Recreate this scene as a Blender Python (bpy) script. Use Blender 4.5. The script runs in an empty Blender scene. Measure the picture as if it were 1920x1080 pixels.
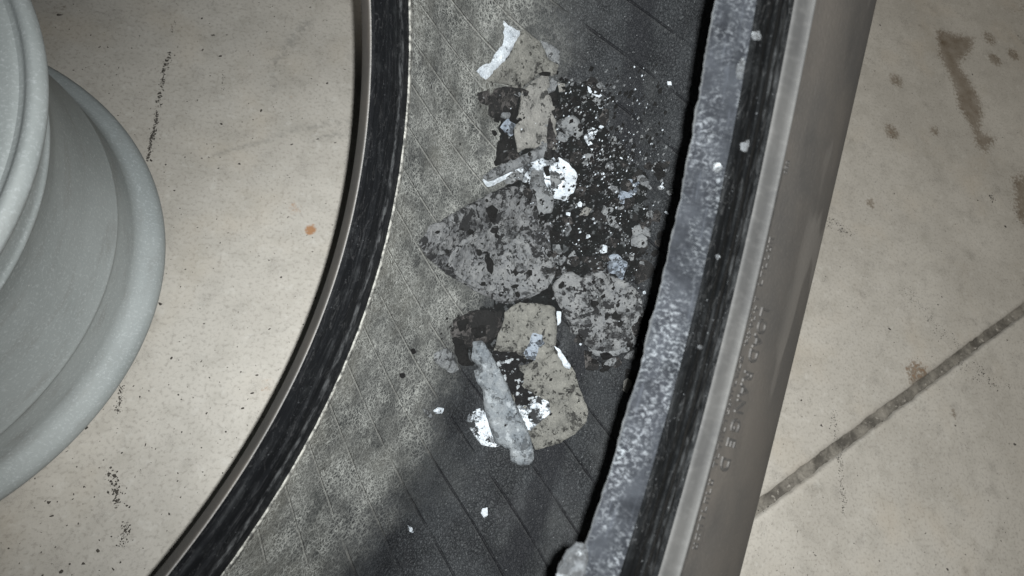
import bpy, bmesh, math, random
import numpy as np
from mathutils import Vector, Matrix, noise
from mathutils.bvhtree import BVHTree
from mathutils.geometry import delaunay_2d_cdt

random.seed(7)
rng = np.random.default_rng(7)
scene = bpy.context.scene
col = scene.collection

# ------------------------------------------------------------------ camera, world, flash, exposure
CAM = Vector((0.0, 0.0, 0.3929))
RIGHT = Vector((0.96953, 0.0, 0.24499))
DOWN = Vector((0.07884, -0.94681, -0.31199))
FWD = Vector((0.23196, 0.32179, -0.91796))
FPX = 1050.4                                     # focal length in pixels of the 1920 px wide photograph
cd = bpy.data.cameras.new('camera')
cd.sensor_width = 36.0
cd.lens = 36.0 * FPX / 1920
cd.clip_start = 0.005
cd.clip_end = 50
cd.dof.use_dof = True
cd.dof.focus_distance = 0.33
cd.dof.aperture_fstop = 18
cam = bpy.data.objects.new('camera', cd)
col.objects.link(cam)
rm = Matrix((RIGHT, -DOWN, -FWD)).transposed().to_4x4()
cam.matrix_world = Matrix.Translation(CAM) @ rm
scene.camera = cam

w = bpy.data.worlds.new('World')
scene.world = w
w.use_nodes = True
w.node_tree.nodes['Background'].inputs[0].default_value = (0.9, 0.95, 1.0, 1)
w.node_tree.nodes['Background'].inputs[1].default_value = 0.018

# the phone's flash: a small lamp a centimetre to the right of its lens
ld = bpy.data.lights.new('camera_flash', 'SPOT')
ld.energy = 14.4
ld.color = (0.975, 1.0, 1.0)
ld.shadow_soft_size = 0.0016
ld.spot_size = math.radians(160)
ld.spot_blend = 1.0
flash = bpy.data.objects.new('camera_flash', ld)
col.objects.link(flash)
fdir = (FWD + RIGHT * 0.30 - DOWN * 0.03).normalized()      # its beam spreads a little to the right of the view
flash.location = CAM + RIGHT * 0.0062 - DOWN * 0.001
flash.rotation_euler = fdir.to_track_quat('-Z', 'Y').to_euler()

# added overhead fill, not a seen lamp: faintly brightens the open floor at right
rl = bpy.data.lights.new('added_floor_fill', 'AREA')
rl.shape = 'RECTANGLE'
rl.size = 1.3
rl.size_y = 0.5
rl.energy = 21.0
rl.color = (1.0, 0.95, 0.86)
fill_ob = bpy.data.objects.new('added_floor_fill', rl)
col.objects.link(fill_ob)
fill_ob.location = (1.35, 0.35, 2.3)
fill_ob.rotation_euler = (Vector((0.55, 0.2, 0)) - Vector(fill_ob.location)).to_track_quat('-Z', 'Y').to_euler()

vs = scene.view_settings
vs.view_transform = 'Standard'
vs.look = 'None'
vs.exposure = 0.0
vs.gamma = 1.0
vs.use_curve_mapping = False


# ------------------------------------------------------------------ helpers
def ray(u, v):
    return (RIGHT * ((u - 960) / FPX) + DOWN * ((v - 540) / FPX) + FWD).normalized()


def floor_at(u, v):
    d = ray(u, v)
    return CAM + d * (-CAM.z / d.z)


def tag(o, label=None, cat=None, group=None, kind=None):
    for k, val in (('label', label), ('category', cat), ('group', group), ('kind', kind)):
        if val:
            o[k] = val
    return o


def empty(name, loc):
    o = bpy.data.objects.new(name, None)
    o.empty_display_size = 0.02
    o.location = loc
    col.objects.link(o)
    return o


def obj(name, verts, faces, material, parent=None, origin=(0, 0, 0), smooth=True, uvs=None):
    me = bpy.data.meshes.new(name)
    ox, oy, oz = origin
    me.from_pydata([(x - ox, y - oy, z - oz) for x, y, z in verts], [], faces)
    if uvs is not None:
        ul = me.uv_layers.new(name='UVMap')
        li = np.empty(len(me.loops), dtype=np.int32)
        me.loops.foreach_get('vertex_index', li)
        ul.data.foreach_set('uv', np.asarray(uvs, dtype=np.float32)[li].ravel())
    me.polygons.foreach_set('use_smooth', [smooth] * len(me.polygons))
    me.materials.append(material)
    me.update()
    o = bpy.data.objects.new(name, me)
    col.objects.link(o)
    if parent:
        o.parent = parent
        pl = parent.location
        if parent.parent:
            pl = pl + parent.parent.location
        o.location = Vector(origin) - pl
    else:
        o.location = origin
    return o


class NB:
    """a small node-tree writer"""
    def __init__(self, name, rough=0.7, spec=0.5):
        self.m = bpy.data.materials.new(name)
        self.m.use_nodes = True
        self.t = self.m.node_tree
        self.b = self.t.nodes['Principled BSDF']
        self.b.inputs['Roughness'].default_value = rough
        self.b.inputs['Specular IOR Level'].default_value = spec

    def put(self, sock, v):
        if v is None:
            return
        if isinstance(v, bpy.types.NodeSocket):
            self.t.links.new(v, sock)
        elif isinstance(v, (tuple, list)):
            sock.default_value = tuple(v) + (1,) if sock.type == 'RGBA' and len(v) == 3 else tuple(v)
        else:
            sock.default_value = v

    def node(self, ty, **kw):
        n = self.t.nodes.new(ty)
        for k, v in kw.items():
            setattr(n, k, v)
        return n

    def coord(self, which='Object'):
        return self.node('ShaderNodeTexCoord').outputs[which]

    def uv(self):
        return self.node('ShaderNodeUVMap', uv_map='UVMap').outputs[0]

    def attr(self, name):
        return self.node('ShaderNodeAttribute', attribute_name=name).outputs['Fac']

    def rand(self):
        return self.node('ShaderNodeObjectInfo').outputs['Random']

    def scale(self, v, s):
        n = self.node('ShaderNodeMapping')
        self.put(n.inputs[0], v)
        n.inputs['Scale'].default_value = s if isinstance(s, (tuple, list)) else (s, s, s)
        return n.outputs[0]

    def shift(self, v, amount):
        n = self.node('ShaderNodeVectorMath', operation='ADD')
        self.put(n.inputs[0], v)
        self.put(n.inputs[1], amount)
        return n.outputs[0]

    def noise(self, v, s, detail=4, rough=0.55, dist=0.0):
        n = self.node('ShaderNodeTexNoise')
        self.put(n.inputs['Vector'], v)
        n.inputs['Scale'].default_value = s
        n.inputs['Detail'].default_value = detail
        n.inputs['Roughness'].default_value = rough
        n.inputs['Distortion'].default_value = dist
        return n.outputs['Fac']

    def noisecol(self, v, s, detail=2):
        n = self.node('ShaderNodeTexNoise')
        self.put(n.inputs['Vector'], v)
        n.inputs['Scale'].default_value = s
        n.inputs['Detail'].default_value = detail
        return n.outputs['Color']

    def vor(self, v, s, feature='DISTANCE_TO_EDGE', out='Distance', rnd=1.0):
        n = self.node('ShaderNodeTexVoronoi', feature=feature)
        self.put(n.inputs['Vector'], v)
        n.inputs['Scale'].default_value = s
        n.inputs['Randomness'].default_value = rnd
        return n.outputs[out]

    def math(self, op, a, b=None, c=None, clamp=False):
        n = self.node('ShaderNodeMath', operation=op, use_clamp=clamp)
        self.put(n.inputs[0], a)
        self.put(n.inputs[1], b)
        self.put(n.inputs[2], c)
        return n.outputs[0]

    def ss(self, x, lo, hi):
        n = self.node('ShaderNodeMapRange', interpolation_type='SMOOTHSTEP')
        self.put(n.inputs['Value'], x)
        n.inputs['From Min'].default_value = lo
        n.inputs['From Max'].default_value = hi
        if lo > hi:
            n.inputs['From Min'].default_value, n.inputs['From Max'].default_value = hi, lo
            n.inputs['To Min'].default_value, n.inputs['To Max'].default_value = 1, 0
        return n.outputs[0]

    def mix(self, f, a, b):
        n = self.node('ShaderNodeMix', data_type='RGBA')
        self.put(n.inputs[0], f)
        self.put(n.inputs[6], a)
        self.put(n.inputs[7], b)
        return n.outputs[2]

    def sep(self, v):
        n = self.node('ShaderNodeSeparateXYZ')
        self.put(n.inputs[0], v)
        return n.outputs

    def bump(self, h, dist, strength=1.0, normal=None):
        n = self.node('ShaderNodeBump')
        n.inputs['Strength'].default_value = strength
        n.inputs['Distance'].default_value = dist
        self.put(n.inputs['Height'], h)
        self.put(n.inputs['Normal'], normal)
        return n.outputs[0]

    def out(self, color=None, rough=None, normal=None):
        self.put(self.b.inputs['Base Color'], color)
        self.put(self.b.inputs['Roughness'], rough)
        self.put(self.b.inputs['Normal'], normal)
        return self.m


# ------------------------------------------------------------------ materials
M = {}


def make_materials():
    # concrete
    n = NB('concrete', 0.62, 0.35)
    o = n.coord()
    big = n.noise(o, 7, 5, 0.6)
    mid = n.noise(o, 45, 5, 0.65)
    fine = n.noise(o, 420, 3, 0.6)
    c = n.mix(n.ss(big, 0.3, 0.7), (0.335, 0.314, 0.279), (0.418, 0.395, 0.355))
    c = n.mix(n.math('MULTIPLY', n.ss(mid, 0.45, 0.75), 0.36), c, (0.235, 0.22, 0.188))
    c = n.mix(n.math('MULTIPLY', n.ss(fine, 0.48, 0.70), 0.45), c, (0.185, 0.17, 0.148))
    pale = n.noise(n.shift(o, (3, 1, 0)), 140, 3, 0.6)
    c = n.mix(n.math('MULTIPLY', n.ss(pale, 0.54, 0.74), 0.35), c, (0.48, 0.465, 0.43))
    warm = n.noise(n.shift(o, (7, 2, 0)), 14, 3)
    c = n.mix(n.math('MULTIPLY', n.ss(warm, 0.5, 0.8), 0.25), c, (0.42, 0.34, 0.24))
    # pinholes and grit marks
    pit = n.vor(n.shift(o, n.noisecol(o, 300)), 170, 'F1')
    size = n.noise(o, 60, 3)
    pm = n.math('MULTIPLY', n.ss(n.math('SUBTRACT', pit, n.math('MULTIPLY', n.ss(size, 0.40, 0.75), 0.30)), 0.04, -0.02), 0.75)
    c = n.mix(pm, c, (0.10, 0.09, 0.08))
    # soaked stains with grainy edges (the mesh carries their outline)
    g = n.noise(o, 320, 4, 0.7)
    g2 = n.noise(o, 60, 3)
    st = n.math('ADD', n.attr('stain'), n.math('MULTIPLY', n.math('SUBTRACT', g, 0.5), 1.25))
    stm = n.math('MULTIPLY', n.ss(st, 0.30, 0.62), n.math('MULTIPLY_ADD', g2, 0.7, 0.30))
    c = n.mix(stm, c, (0.085, 0.054, 0.024))
    ru = n.math('ADD', n.attr('rust'), n.math('MULTIPLY', n.math('SUBTRACT', g, 0.5), 1.1))
    c = n.mix(n.math('MULTIPLY', n.ss(ru, 0.2, 0.75), 0.85), c, (0.26, 0.115, 0.035))
    mk = n.math('MULTIPLY', n.attr('mark'), n.ss(n.noise(o, 210, 3, 0.6), 0.32, 0.6))
    c = n.mix(n.math('MULTIPLY', mk, 0.75), c, (0.17, 0.165, 0.15))
    nm = n.bump(n.math('ADD', n.math('MULTIPLY', fine, 0.5), n.math('MULTIPLY', pm, -1.2)), 0.0006, 0.5)
    M['concrete'] = n.out(c, None, nm)

    n = NB('joint_sealant', 0.8, 0.3)
    o = n.coord()
    a = n.noise(o, 55, 5, 0.7)
    c = n.mix(n.ss(a, 0.35, 0.65), (0.07, 0.064, 0.055), (0.20, 0.185, 0.16))
    c = n.mix(n.ss(n.noise(o, 260, 3), 0.6, 0.75), c, (0.3, 0.28, 0.25))
    M['sealant'] = n.out(c, None, n.bump(a, 0.003, 0.8))

    # powder-grey primed rim
    n = NB('grey_primer', 0.6, 0.3)
    o = n.coord()
    a = n.noise(o, 11, 4, 0.6)
    b = n.noise(n.scale(o, (1, 1, 4)), 26, 4, 0.6)
    f = n.noise(o, 650, 3, 0.7)
    c = n.mix(n.ss(a, 0.3, 0.7), (0.225, 0.247, 0.247), (0.285, 0.308, 0.308))
    c = n.mix(n.math('MULTIPLY', n.ss(b, 0.5, 0.75), 0.4), c, (0.17, 0.168, 0.158))
    c = n.mix(n.math('MULTIPLY', n.ss(f, 0.50, 0.72), 0.55), c, (0.40, 0.43, 0.44))
    sp = n.vor(o, 160, 'F1')
    c = n.mix(n.math('MULTIPLY', n.ss(sp, 0.07, 0.03), n.ss(n.noise(o, 35), 0.5, 0.65)), c, (0.6, 0.62, 0.62))
    M['primer'] = n.out(c, None, n.bump(f, 0.0003, 0.5))

    # inner liner: theta runs along u, the section along v, both in metres
    n = NB('inner_liner_rubber', 0.7, 0.12)
    uv = n.uv()
    s = n.sep(uv)
    wob = n.noise(uv, 9, 4, 0.6)
    wob2 = n.noise(n.shift(uv, (5, 3, 0)), 22, 5, 0.65)
    edge = n.math('ADD', s[1], n.math('MULTIPLY', n.math('SUBTRACT', wob, 0.5), 0.075))
    edge = n.math('ADD', edge, n.math('MULTIPLY', n.math('SUBTRACT', wob2, 0.5), 0.05))
    edge = n.math('ADD', edge, n.math('MULTIPLY', s[0], -0.10))
    dark = n.ss(edge, 0.110, 0.150)
    jit = n.shift(uv, n.scale(n.noisecol(uv, 180, 2), 0.006))
    net1 = n.vor(jit, 400)
    net2 = n.vor(n.shift(jit, (1, 2, 0)), 760)
    line = n.math('MAXIMUM', n.ss(net1, 0.13, 0.0), n.math('MULTIPLY', n.ss(net2, 0.12, 0.0), 0.8))
    patch = n.ss(n.noise(uv, 60, 4, 0.6), 0.34, 0.66)
    line = n.math('MULTIPLY', line, n.math('MULTIPLY_ADD', patch, 0.75, 0.25))
    light = n.mix(n.ss(n.noise(uv, 33, 5, 0.65), 0.32, 0.68), (0.022, 0.0236, 0.0238), (0.070, 0.071, 0.067))
    light = n.mix(n.math('MULTIPLY', n.ss(n.noise(n.shift(uv, (9, 9, 0)), 17, 4), 0.45, 0.7), 0.5), light, (0.098, 0.094, 0.079))
    light = n.mix(line, light, (0.245, 0.248, 0.232))
    dk = n.mix(n.ss(n.noise(uv, 40, 5, 0.65), 0.3, 0.7), (0.0065, 0.0072, 0.008), (0.021, 0.0228, 0.0245))
    dust = n.ss(n.noise(uv, 620, 3, 0.7), 0.52, 0.72)
    dk = n.mix(n.math('MULTIPLY', dust, n.math('MULTIPLY', n.ss(n.noise(uv, 28, 4), 0.38, 0.7), 0.55)), dk, (0.105, 0.11, 0.112))
    dk = n.mix(n.math('MULTIPLY', n.ss(net2, 0.09, 0.0), 0.55), dk, (0.006, 0.006, 0.007))
    blot = n.noise(n.shift(uv, (6, 1, 0)), 48, 5, 0.7)
    light = n.mix(n.math('MULTIPLY', n.ss(blot, 0.52, 0.70), 0.6), light, (0.026, 0.027, 0.027))
    crk = n.vor(n.shift(jit, (4, 4, 0)), 430)
    grain = n.noise(n.shift(uv, (1, 8, 0)), 900, 3, 0.7)
    dk = n.mix(n.math('MULTIPLY', n.ss(grain, 0.50, 0.66), n.math('MULTIPLY_ADD', n.ss(blot, 0.35, 0.65), 0.5, 0.12)), dk, (0.062, 0.066, 0.069))
    dk = n.mix(n.math('MULTIPLY', n.ss(n.noise(n.shift(uv, (3, 3, 0)), 20, 4, 0.6), 0.50, 0.72), 0.45), dk, (0.045, 0.047, 0.047))
    dk = n.mix(n.math('MULTIPLY', n.ss(crk, 0.07, 0.0), 0.35), dk, (0.004, 0.004, 0.005))
    c = n.mix(dark, light, dk)
    # the smooth black band round the middle of the crown
    band = n.math('ABSOLUTE', n.math('SUBTRACT', n.math('ADD', s[1], n.math('MULTIPLY', n.math('SUBTRACT', wob2, 0.5), 0.02)), 0.2045))
    bandm = n.math('MULTIPLY', n.ss(band, 0.0105, 0.004), 0.75)
    c = n.mix(bandm, c, (0.009, 0.0095, 0.011))
    # slanting vent lines left by the curing bladder
    ph = n.math('FRACT', n.math('ADD', n.math('DIVIDE', n.math('ADD', s[0], n.math('MULTIPLY', s[1], 0.5236)), 0.02309), 0.43))
    ln = n.math('ABSOLUTE', n.math('SUBTRACT', ph, 0.5))
    gl = n.ss(n.math('ADD', ln, n.math('MULTIPLY', n.math('SUBTRACT', n.noise(uv, 60, 4), 0.5), 0.07)), 0.036, 0.008)
    brk = n.ss(n.noise(n.shift(uv, (2, 4, 0)), 34, 3), 0.33, 0.52)
    gm = n.math('MULTIPLY', gl, brk)
    c = n.mix(n.math('MULTIPLY', gm, n.math('MULTIPLY_ADD', dark, 0.35, 0.38)), c, n.mix(dark, (0.22, 0.217, 0.20), (0.005, 0.005, 0.006)))
    gl2 = n.ss(n.math('ABSOLUTE', n.math('SUBTRACT', ph, 0.445)), 0.028, 0.008)
    c = n.mix(n.math('MULTIPLY', n.math('MULTIPLY', gl2, brk), n.math('MULTIPLY_ADD', dark, 0.1, 0.22)), c, (0.025, 0.025, 0.025))
    h = n.math('ADD', n.math('MULTIPLY', gm, -0.9), n.math('MULTIPLY', n.ss(net2, 0.0, 0.15), 0.22))
    h = n.math('ADD', h, n.math('MULTIPLY', n.noise(uv, 500, 3), 0.7))
    h = n.math('ADD', h, n.math('MULTIPLY', n.math('MULTIPLY', n.ss(crk, 0.0, 0.12), dark), 0.18))
    nm = n.bump(h, 0.0008, 0.8)
    M['liner'] = n.out(c, n.math('MULTIPLY_ADD', dark, -0.14, 0.70), nm)

    # black bead rubber with dust drawn round the ring
    def bead(name, dust_amt, base, stretch, scuff_at, scuff_w, scuff_amt):
        n = NB(name, 0.6, 0.10)
        uv = n.uv()
        st = n.scale(n.shift(uv, n.scale(n.noisecol(uv, 30), 0.002)), (stretch, 1, 1))
        a = n.noise(st, 420, 5, 0.7)
        b = n.noise(uv, 45, 5, 0.65)
        c = n.mix(n.ss(a, 0.35, 0.7), base, tuple(x * 2.2 for x in base))
        m1 = n.math('MULTIPLY', n.ss(a, 0.50, 0.72), n.ss(b, 0.42, 0.66))
        blot = n.math('MULTIPLY', n.ss(n.noise(n.scale(uv, (0.5, 1, 1)), 130, 5, 0.75), 0.48, 0.72), n.ss(b, 0.38, 0.7))
        c = n.mix(n.math('MULTIPLY', blot, dust_amt), c, (0.05, 0.053, 0.055))
        c = n.mix(n.math('MULTIPLY', m1, dust_amt * 0.45), c, (0.10, 0.104, 0.106))
        vv = n.math('ADD', n.sep(uv)[1], n.math('MULTIPLY', n.math('SUBTRACT', n.noise(n.scale(uv, (0.3, 1, 1)), 90, 4), 0.5), 0.006))
        sc = n.ss(n.math('ABSOLUTE', n.math('SUBTRACT', vv, scuff_at)), scuff_w, scuff_w * 0.25)
        scn = n.ss(n.noise(n.scale(uv, (0.35, 1, 1)), 330, 5, 0.7), 0.42, 0.66)
        c = n.mix(n.math('MULTIPLY', n.math('MULTIPLY', sc, scn), scuff_amt), c, (0.085, 0.088, 0.09))
        spk = n.math('MULTIPLY', n.ss(n.noise(uv, 900, 2, 0.6), 0.66, 0.74), n.ss(b, 0.4, 0.7))
        c = n.mix(n.math('MULTIPLY', spk, 0.5), c, (0.20, 0.21, 0.22))
        scr = n.noise(n.scale(uv, (0.25, 1, 1)), 150, 3, 0.5, 1.5)
        c = n.mix(n.math('MULTIPLY', n.ss(n.math('ABSOLUTE', n.math('SUBTRACT', scr, 0.5)), 0.012, 0.003), 0.35 * dust_amt), c, (0.12, 0.12, 0.12))
        h = n.math('ADD', n.math('MULTIPLY', a, 0.5), n.math('MULTIPLY', n.noise(uv, 700, 3), 0.3))
        return n.out(c, n.math('MULTIPLY_ADD', b, 0.4, 0.3), n.bump(h, 0.0005, 0.6))
    M['bead_black'] = bead('bead_rubber', 0.30, (0.0026, 0.0028, 0.0032), 0.012, 0.0235, 0.0026, 0.75)
    M['bead_flange'] = bead('bead_flange_rubber', 0.16, (0.0008, 0.0009, 0.0010), 0.0025, 0.0200, 0.0042, 0.22)

    # bead seat with chalky lubricant and rust dust
    n = NB('bead_seat_rubber', 0.9, 0.06)
    uv = n.uv()
    a = n.noise(uv, 70, 5, 0.65)
    worm = n.noise(uv, 700, 6, 0.68, 0.6)
    big = n.noise(n.scale(uv, (0.4, 1, 1)), 75, 5, 0.65)
    v = n.sep(uv)[1]
    c = n.mix(n.ss(a, 0.3, 0.7), (0.0028, 0.0032, 0.004), (0.0098, 0.0108, 0.0126))
    chalk = n.math('MULTIPLY', n.ss(worm, 0.46, 0.66), n.ss(big, 0.38, 0.62))
    c = n.mix(n.math('MULTIPLY', chalk, 0.6), c, (0.075, 0.08, 0.085))
    c = n.mix(n.math('MULTIPLY', n.math('MULTIPLY', n.ss(big, 0.58, 0.75), n.ss(worm, 0.42, 0.55)), 0.45), c, (0.12, 0.13, 0.14))
    rim = n.ss(n.math('ADD', v, n.math('MULTIPLY', worm, 0.0012)), 0.0015, 0.0004)
    c = n.mix(n.math('MULTIPLY', rim, 0.6), c, (0.085, 0.088, 0.09))
    lines = n.noise(n.scale(uv, (0.06, 1, 1)), 700, 3, 0.6)
    c = n.mix(n.math('MULTIPLY', n.ss(lines, 0.55, 0.7), 0.35), c, (0.02, 0.022, 0.026))
    M['seat'] = n.out(c, None, n.bump(n.math('ADD', worm, n.math('MULTIPLY', a, 0.7)), 0.0005, 0.6))

    # grey weathered band beside the bead and the brownish sidewall
    n = NB('rim_band_rubber', 0.5, 0.45)
    uv = n.uv()
    a = n.noise(n.scale(uv, (1, 0.3, 1)), 300, 3, 0.6)
    b = n.noise(uv, 24, 4, 0.6)
    c = n.mix(n.ss(b, 0.3, 0.7), (0.034, 0.034, 0.034), (0.053, 0.0525, 0.051))
    c = n.mix(n.math('MULTIPLY', n.ss(a, 0.45, 0.75), 0.3), c, (0.082, 0.081, 0.079))
    M['band'] = n.out(c, None, n.bump(a, 0.0002, 0.5))

    n = NB('sidewall_rubber', 0.55, 0.4)
    uv = n.uv()
    a = n.noise(uv, 15, 5, 0.6)
    b = n.noise(n.scale(uv, (0.45, 1, 1)), 40, 5, 0.6)
    f = n.noise(uv, 600, 3)
    c = n.mix(n.ss(a, 0.3, 0.7), (0.026, 0.0245, 0.023), (0.043, 0.038, 0.033))
    c = n.mix(n.math('MULTIPLY', n.ss(b, 0.48, 0.75), 0.55), c, (0.014, 0.0135, 0.013))
    c = n.mix(n.math('MULTIPLY', n.ss(f, 0.5, 0.75), 0.22), c, (0.060, 0.055, 0.049))
    scuff = n.noise(n.scale(n.shift(uv, (4, 1, 0)), (0.35, 1, 1)), 26, 3, 0.45)
    sv = n.ss(n.sep(uv)[1], 0.030, 0.044)
    c = n.mix(n.math('MULTIPLY', n.math('MULTIPLY', n.ss(scuff, 0.52, 0.55), sv), 0.55), c, (0.075, 0.069, 0.062))
    M['sidewall'] = n.out(c, None, n.bump(f, 0.0003, 0.5))
    n = NB('moulded_letter_rubber', 0.65, 0.3)
    M['letter'] = n.out(n.mix(n.ss(n.noise(n.coord(), 500, 3), 0.4, 0.7), (0.018, 0.017, 0.016), (0.030, 0.0275, 0.025)))
    n = NB('tread_rubber', 0.75, 0.4)
    M['tread'] = n.out(n.mix(n.noise(n.coord(), 60, 4), (0.012, 0.012, 0.012), (0.035, 0.033, 0.03)))
    n = NB('dusty_liner_edge', 0.8, 0.2)
    uv = n.uv()
    M['edge'] = n.out(n.mix(n.ss(n.noise(uv, 240, 4, 0.7), 0.38, 0.6), (0.035, 0.035, 0.033), (0.20, 0.197, 0.18)),
                      None, n.bump(n.noise(uv, 700, 3), 0.0006, 0.7))

    # flakes of debris
    def flake(name, c1, c2, dirt, lo, hi, dirtc=(0.010, 0.010, 0.010), white=0.0, scale=1.0):
        n = NB(name, 0.8, 0.25)
        o = n.shift(n.coord(), n.scale(n.node('ShaderNodeCombineXYZ').outputs[0], 1))
        comb = n.node('ShaderNodeCombineXYZ')
        n.put(comb.inputs[0], n.math('MULTIPLY', n.rand(), 3.0))
        n.put(comb.inputs[1], n.math('MULTIPLY', n.rand(), 7.0))
        o = n.shift(n.coord(), comb.outputs[0])
        a = n.noise(o, 120 * scale, 6, 0.7)
        b = n.noise(o, 170 * scale, 9, 0.80, 0.25)
        b2 = n.noise(n.shift(o, (1, 5, 2)), 70 * scale, 6, 0.7)
        fine = n.noise(o, 800, 4, 0.75)
        c = n.mix(n.ss(a, 0.25, 0.75), c1, c2)
        c = n.mix(n.math('MULTIPLY', n.ss(b2, 0.35, 0.7), 0.3), c, tuple(x * y for x, y in zip(c1, (.55, .58, .64))))
        c = n.mix(n.math('MULTIPLY', n.ss(fine, 0.45, 0.75), 0.4), c, tuple(min(1, x * 1.5) for x in c2))
        mud = n.math('ADD', b, n.math('MULTIPLY', n.math('SUBTRACT', b2, 0.5), 0.55))
        mud = n.math('ADD', mud, n.math('MULTIPLY', n.math('SUBTRACT', fine, 0.5), 0.25))
        soft = n.math('MULTIPLY', n.ss(mud, lo, hi + 0.06), 0.72)
        sp1 = n.noise(n.shift(o, (2, 2, 7)), 300 * scale, 7, 0.66, 0.3)
        sp2 = n.noise(n.shift(o, (9, 4, 1)), 130 * scale, 5, 0.6, 0.5)
        lift_ = n.math('MULTIPLY', n.math('SUBTRACT', b2, 0.5), 0.35)
        crisp = n.math('MAXIMUM', n.ss(n.math('ADD', sp1, lift_), lo + 0.045, lo + 0.075), n.ss(n.math('ADD', sp2, lift_), lo + 0.07, lo + 0.10))
        dm = n.math('MULTIPLY', n.math('MAXIMUM', soft, crisp), dirt)
        c = n.mix(dm, c, dirtc)
        if white:
            wn = n.noise(n.shift(o, (8, 3, 1)), 160 * scale, 5, 0.6)
            c = n.mix(n.math('MULTIPLY', n.ss(wn, 0.56, 0.62), white), c, (0.45, 0.48, 0.50))
        h = n.math('ADD', n.math('MULTIPLY', b, 1.0), n.math('MULTIPLY', fine, 0.35))
        h = n.math('ADD', h, n.math('MULTIPLY', dm, 0.5))
        return n.out(c, None, n.bump(h, 0.0026, 1.0))
    M['mottled'] = flake('mottled_grey_crust', (0.1013, 0.1040, 0.1080), (0.1688, 0.1701, 0.1701), 0.94, 0.495, 0.585, (0.009, 0.009, 0.0095), scale=1.05)
    M['mottled_pale'] = flake('mottled_pale_crust', (0.1105, 0.1144, 0.1196), (0.1885, 0.1911, 0.1898), 0.94, 0.515, 0.59, (0.008, 0.008, 0.0085), scale=1.15)
    M['tan'] = flake('tan_crust', (0.1073, 0.1058, 0.0957), (0.1885, 0.1842, 0.1653), 0.85, 0.555, 0.66, (0.016, 0.0155, 0.015), scale=1.15)
    M['greytan'] = flake('grey_tan_crust', (0.1450, 0.1421, 0.1319), (0.2175, 0.2117, 0.1958), 0.85, 0.565, 0.64, (0.014, 0.014, 0.014), scale=1.15)
    M['white'] = flake('white_chalk', (0.3250, 0.3562, 0.3875), (0.5875, 0.6250, 0.6562), 0.85, 0.59, 0.68)
    M['spotted'] = flake('white_chalk_under_black_dirt', (0.3900, 0.4290, 0.4680), (0.6500, 0.6890, 0.7215), 0.97, 0.505, 0.55, scale=.85)
    M['blue'] = flake('bluish_chalk', (0.1495, 0.1755, 0.2145), (0.2730, 0.3055, 0.3445), 0.8, 0.50, 0.62)
    M['stone'] = flake('pale_grey_crust', (0.1187, 0.1350, 0.1500), (0.2313, 0.2450, 0.2525), 0.55, 0.54, 0.74, white=0.42)
    M['brown'] = flake('dark_brown_crust', (0.0396, 0.0363, 0.0352), (0.0825, 0.0770, 0.0737), 0.95, 0.44, 0.56)
    M['grey'] = flake('plain_grey_crust', (0.1120, 0.1176, 0.1232), (0.1890, 0.1946, 0.1960), 0.75, 0.53, 0.66)
    M['soil'] = flake('dark_soil', (0.0039, 0.0039, 0.0039), (0.0143, 0.0138, 0.0135), 0.85, 0.42, 0.60, (0.0045, 0.0055, 0.0055), scale=1.4, white=0.12)
    M['flecked'] = flake('black_dirt_with_chalk_flecks', (0.004, 0.004, 0.0042), (0.012, 0.012, 0.0125), 0.3, 0.5, 0.6, scale=1.5, white=0.8)
    M['near'] = flake('residue_chalk', (0.03, 0.033, 0.036), (0.085, 0.09, 0.095), 0.6, 0.5, 0.62, white=0.35, scale=1.5)
    M['black'] = flake('black_dirt', (0.0034, 0.0034, 0.0034), (0.0101, 0.0097, 0.0092), 0.3, 0.5, 0.6)


make_materials()

# ------------------------------------------------------------------ floor: two slabs and the joint between them
JA, JB = floor_at(1420, 955), floor_at(1920, 580)
jd = (JB - JA).normalized()
jn = Vector((-jd.y, jd.x, 0))
JW = 0.0048


def poly_dist(px, py, poly):
    """signed distance field of a polygon, negative inside"""
    P = np.array(poly)
    d = np.full(px.shape, 1e9)
    ins = np.zeros(px.shape, bool)
    for i in range(len(P)):
        a, b = P[i], P[(i + 1) % len(P)]
        ab = b - a
        t = np.clip(((px - a[0]) * ab[0] + (py - a[1]) * ab[1]) / (ab @ ab), 0, 1)
        d = np.minimum(d, np.hypot(px - a[0] - t * ab[0], py - a[1] - t * ab[1]))
        cond = ((a[1] > py) != (b[1] > py)) & (px < (b[0] - a[0]) * (py - a[1]) / (b[1] - a[1] + 1e-12) + a[0])
        ins ^= cond
    return np.where(ins, -d, d)


def line_dist(px, py, pts):
    P = np.array(pts)
    d = np.full(px.shape, 1e9)
    for a, b in zip(P[:-1], P[1:]):
        ab = b - a
        t = np.clip(((px - a[0]) * ab[0] + (py - a[1]) * ab[1]) / (ab @ ab), 0, 1)
        d = np.minimum(d, np.hypot(px - a[0] - t * ab[0], py - a[1] - t * ab[1]))
    return d


def fp(pts):
    return [tuple(floor_at(u, v)[:2]) for u, v in pts]


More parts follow.
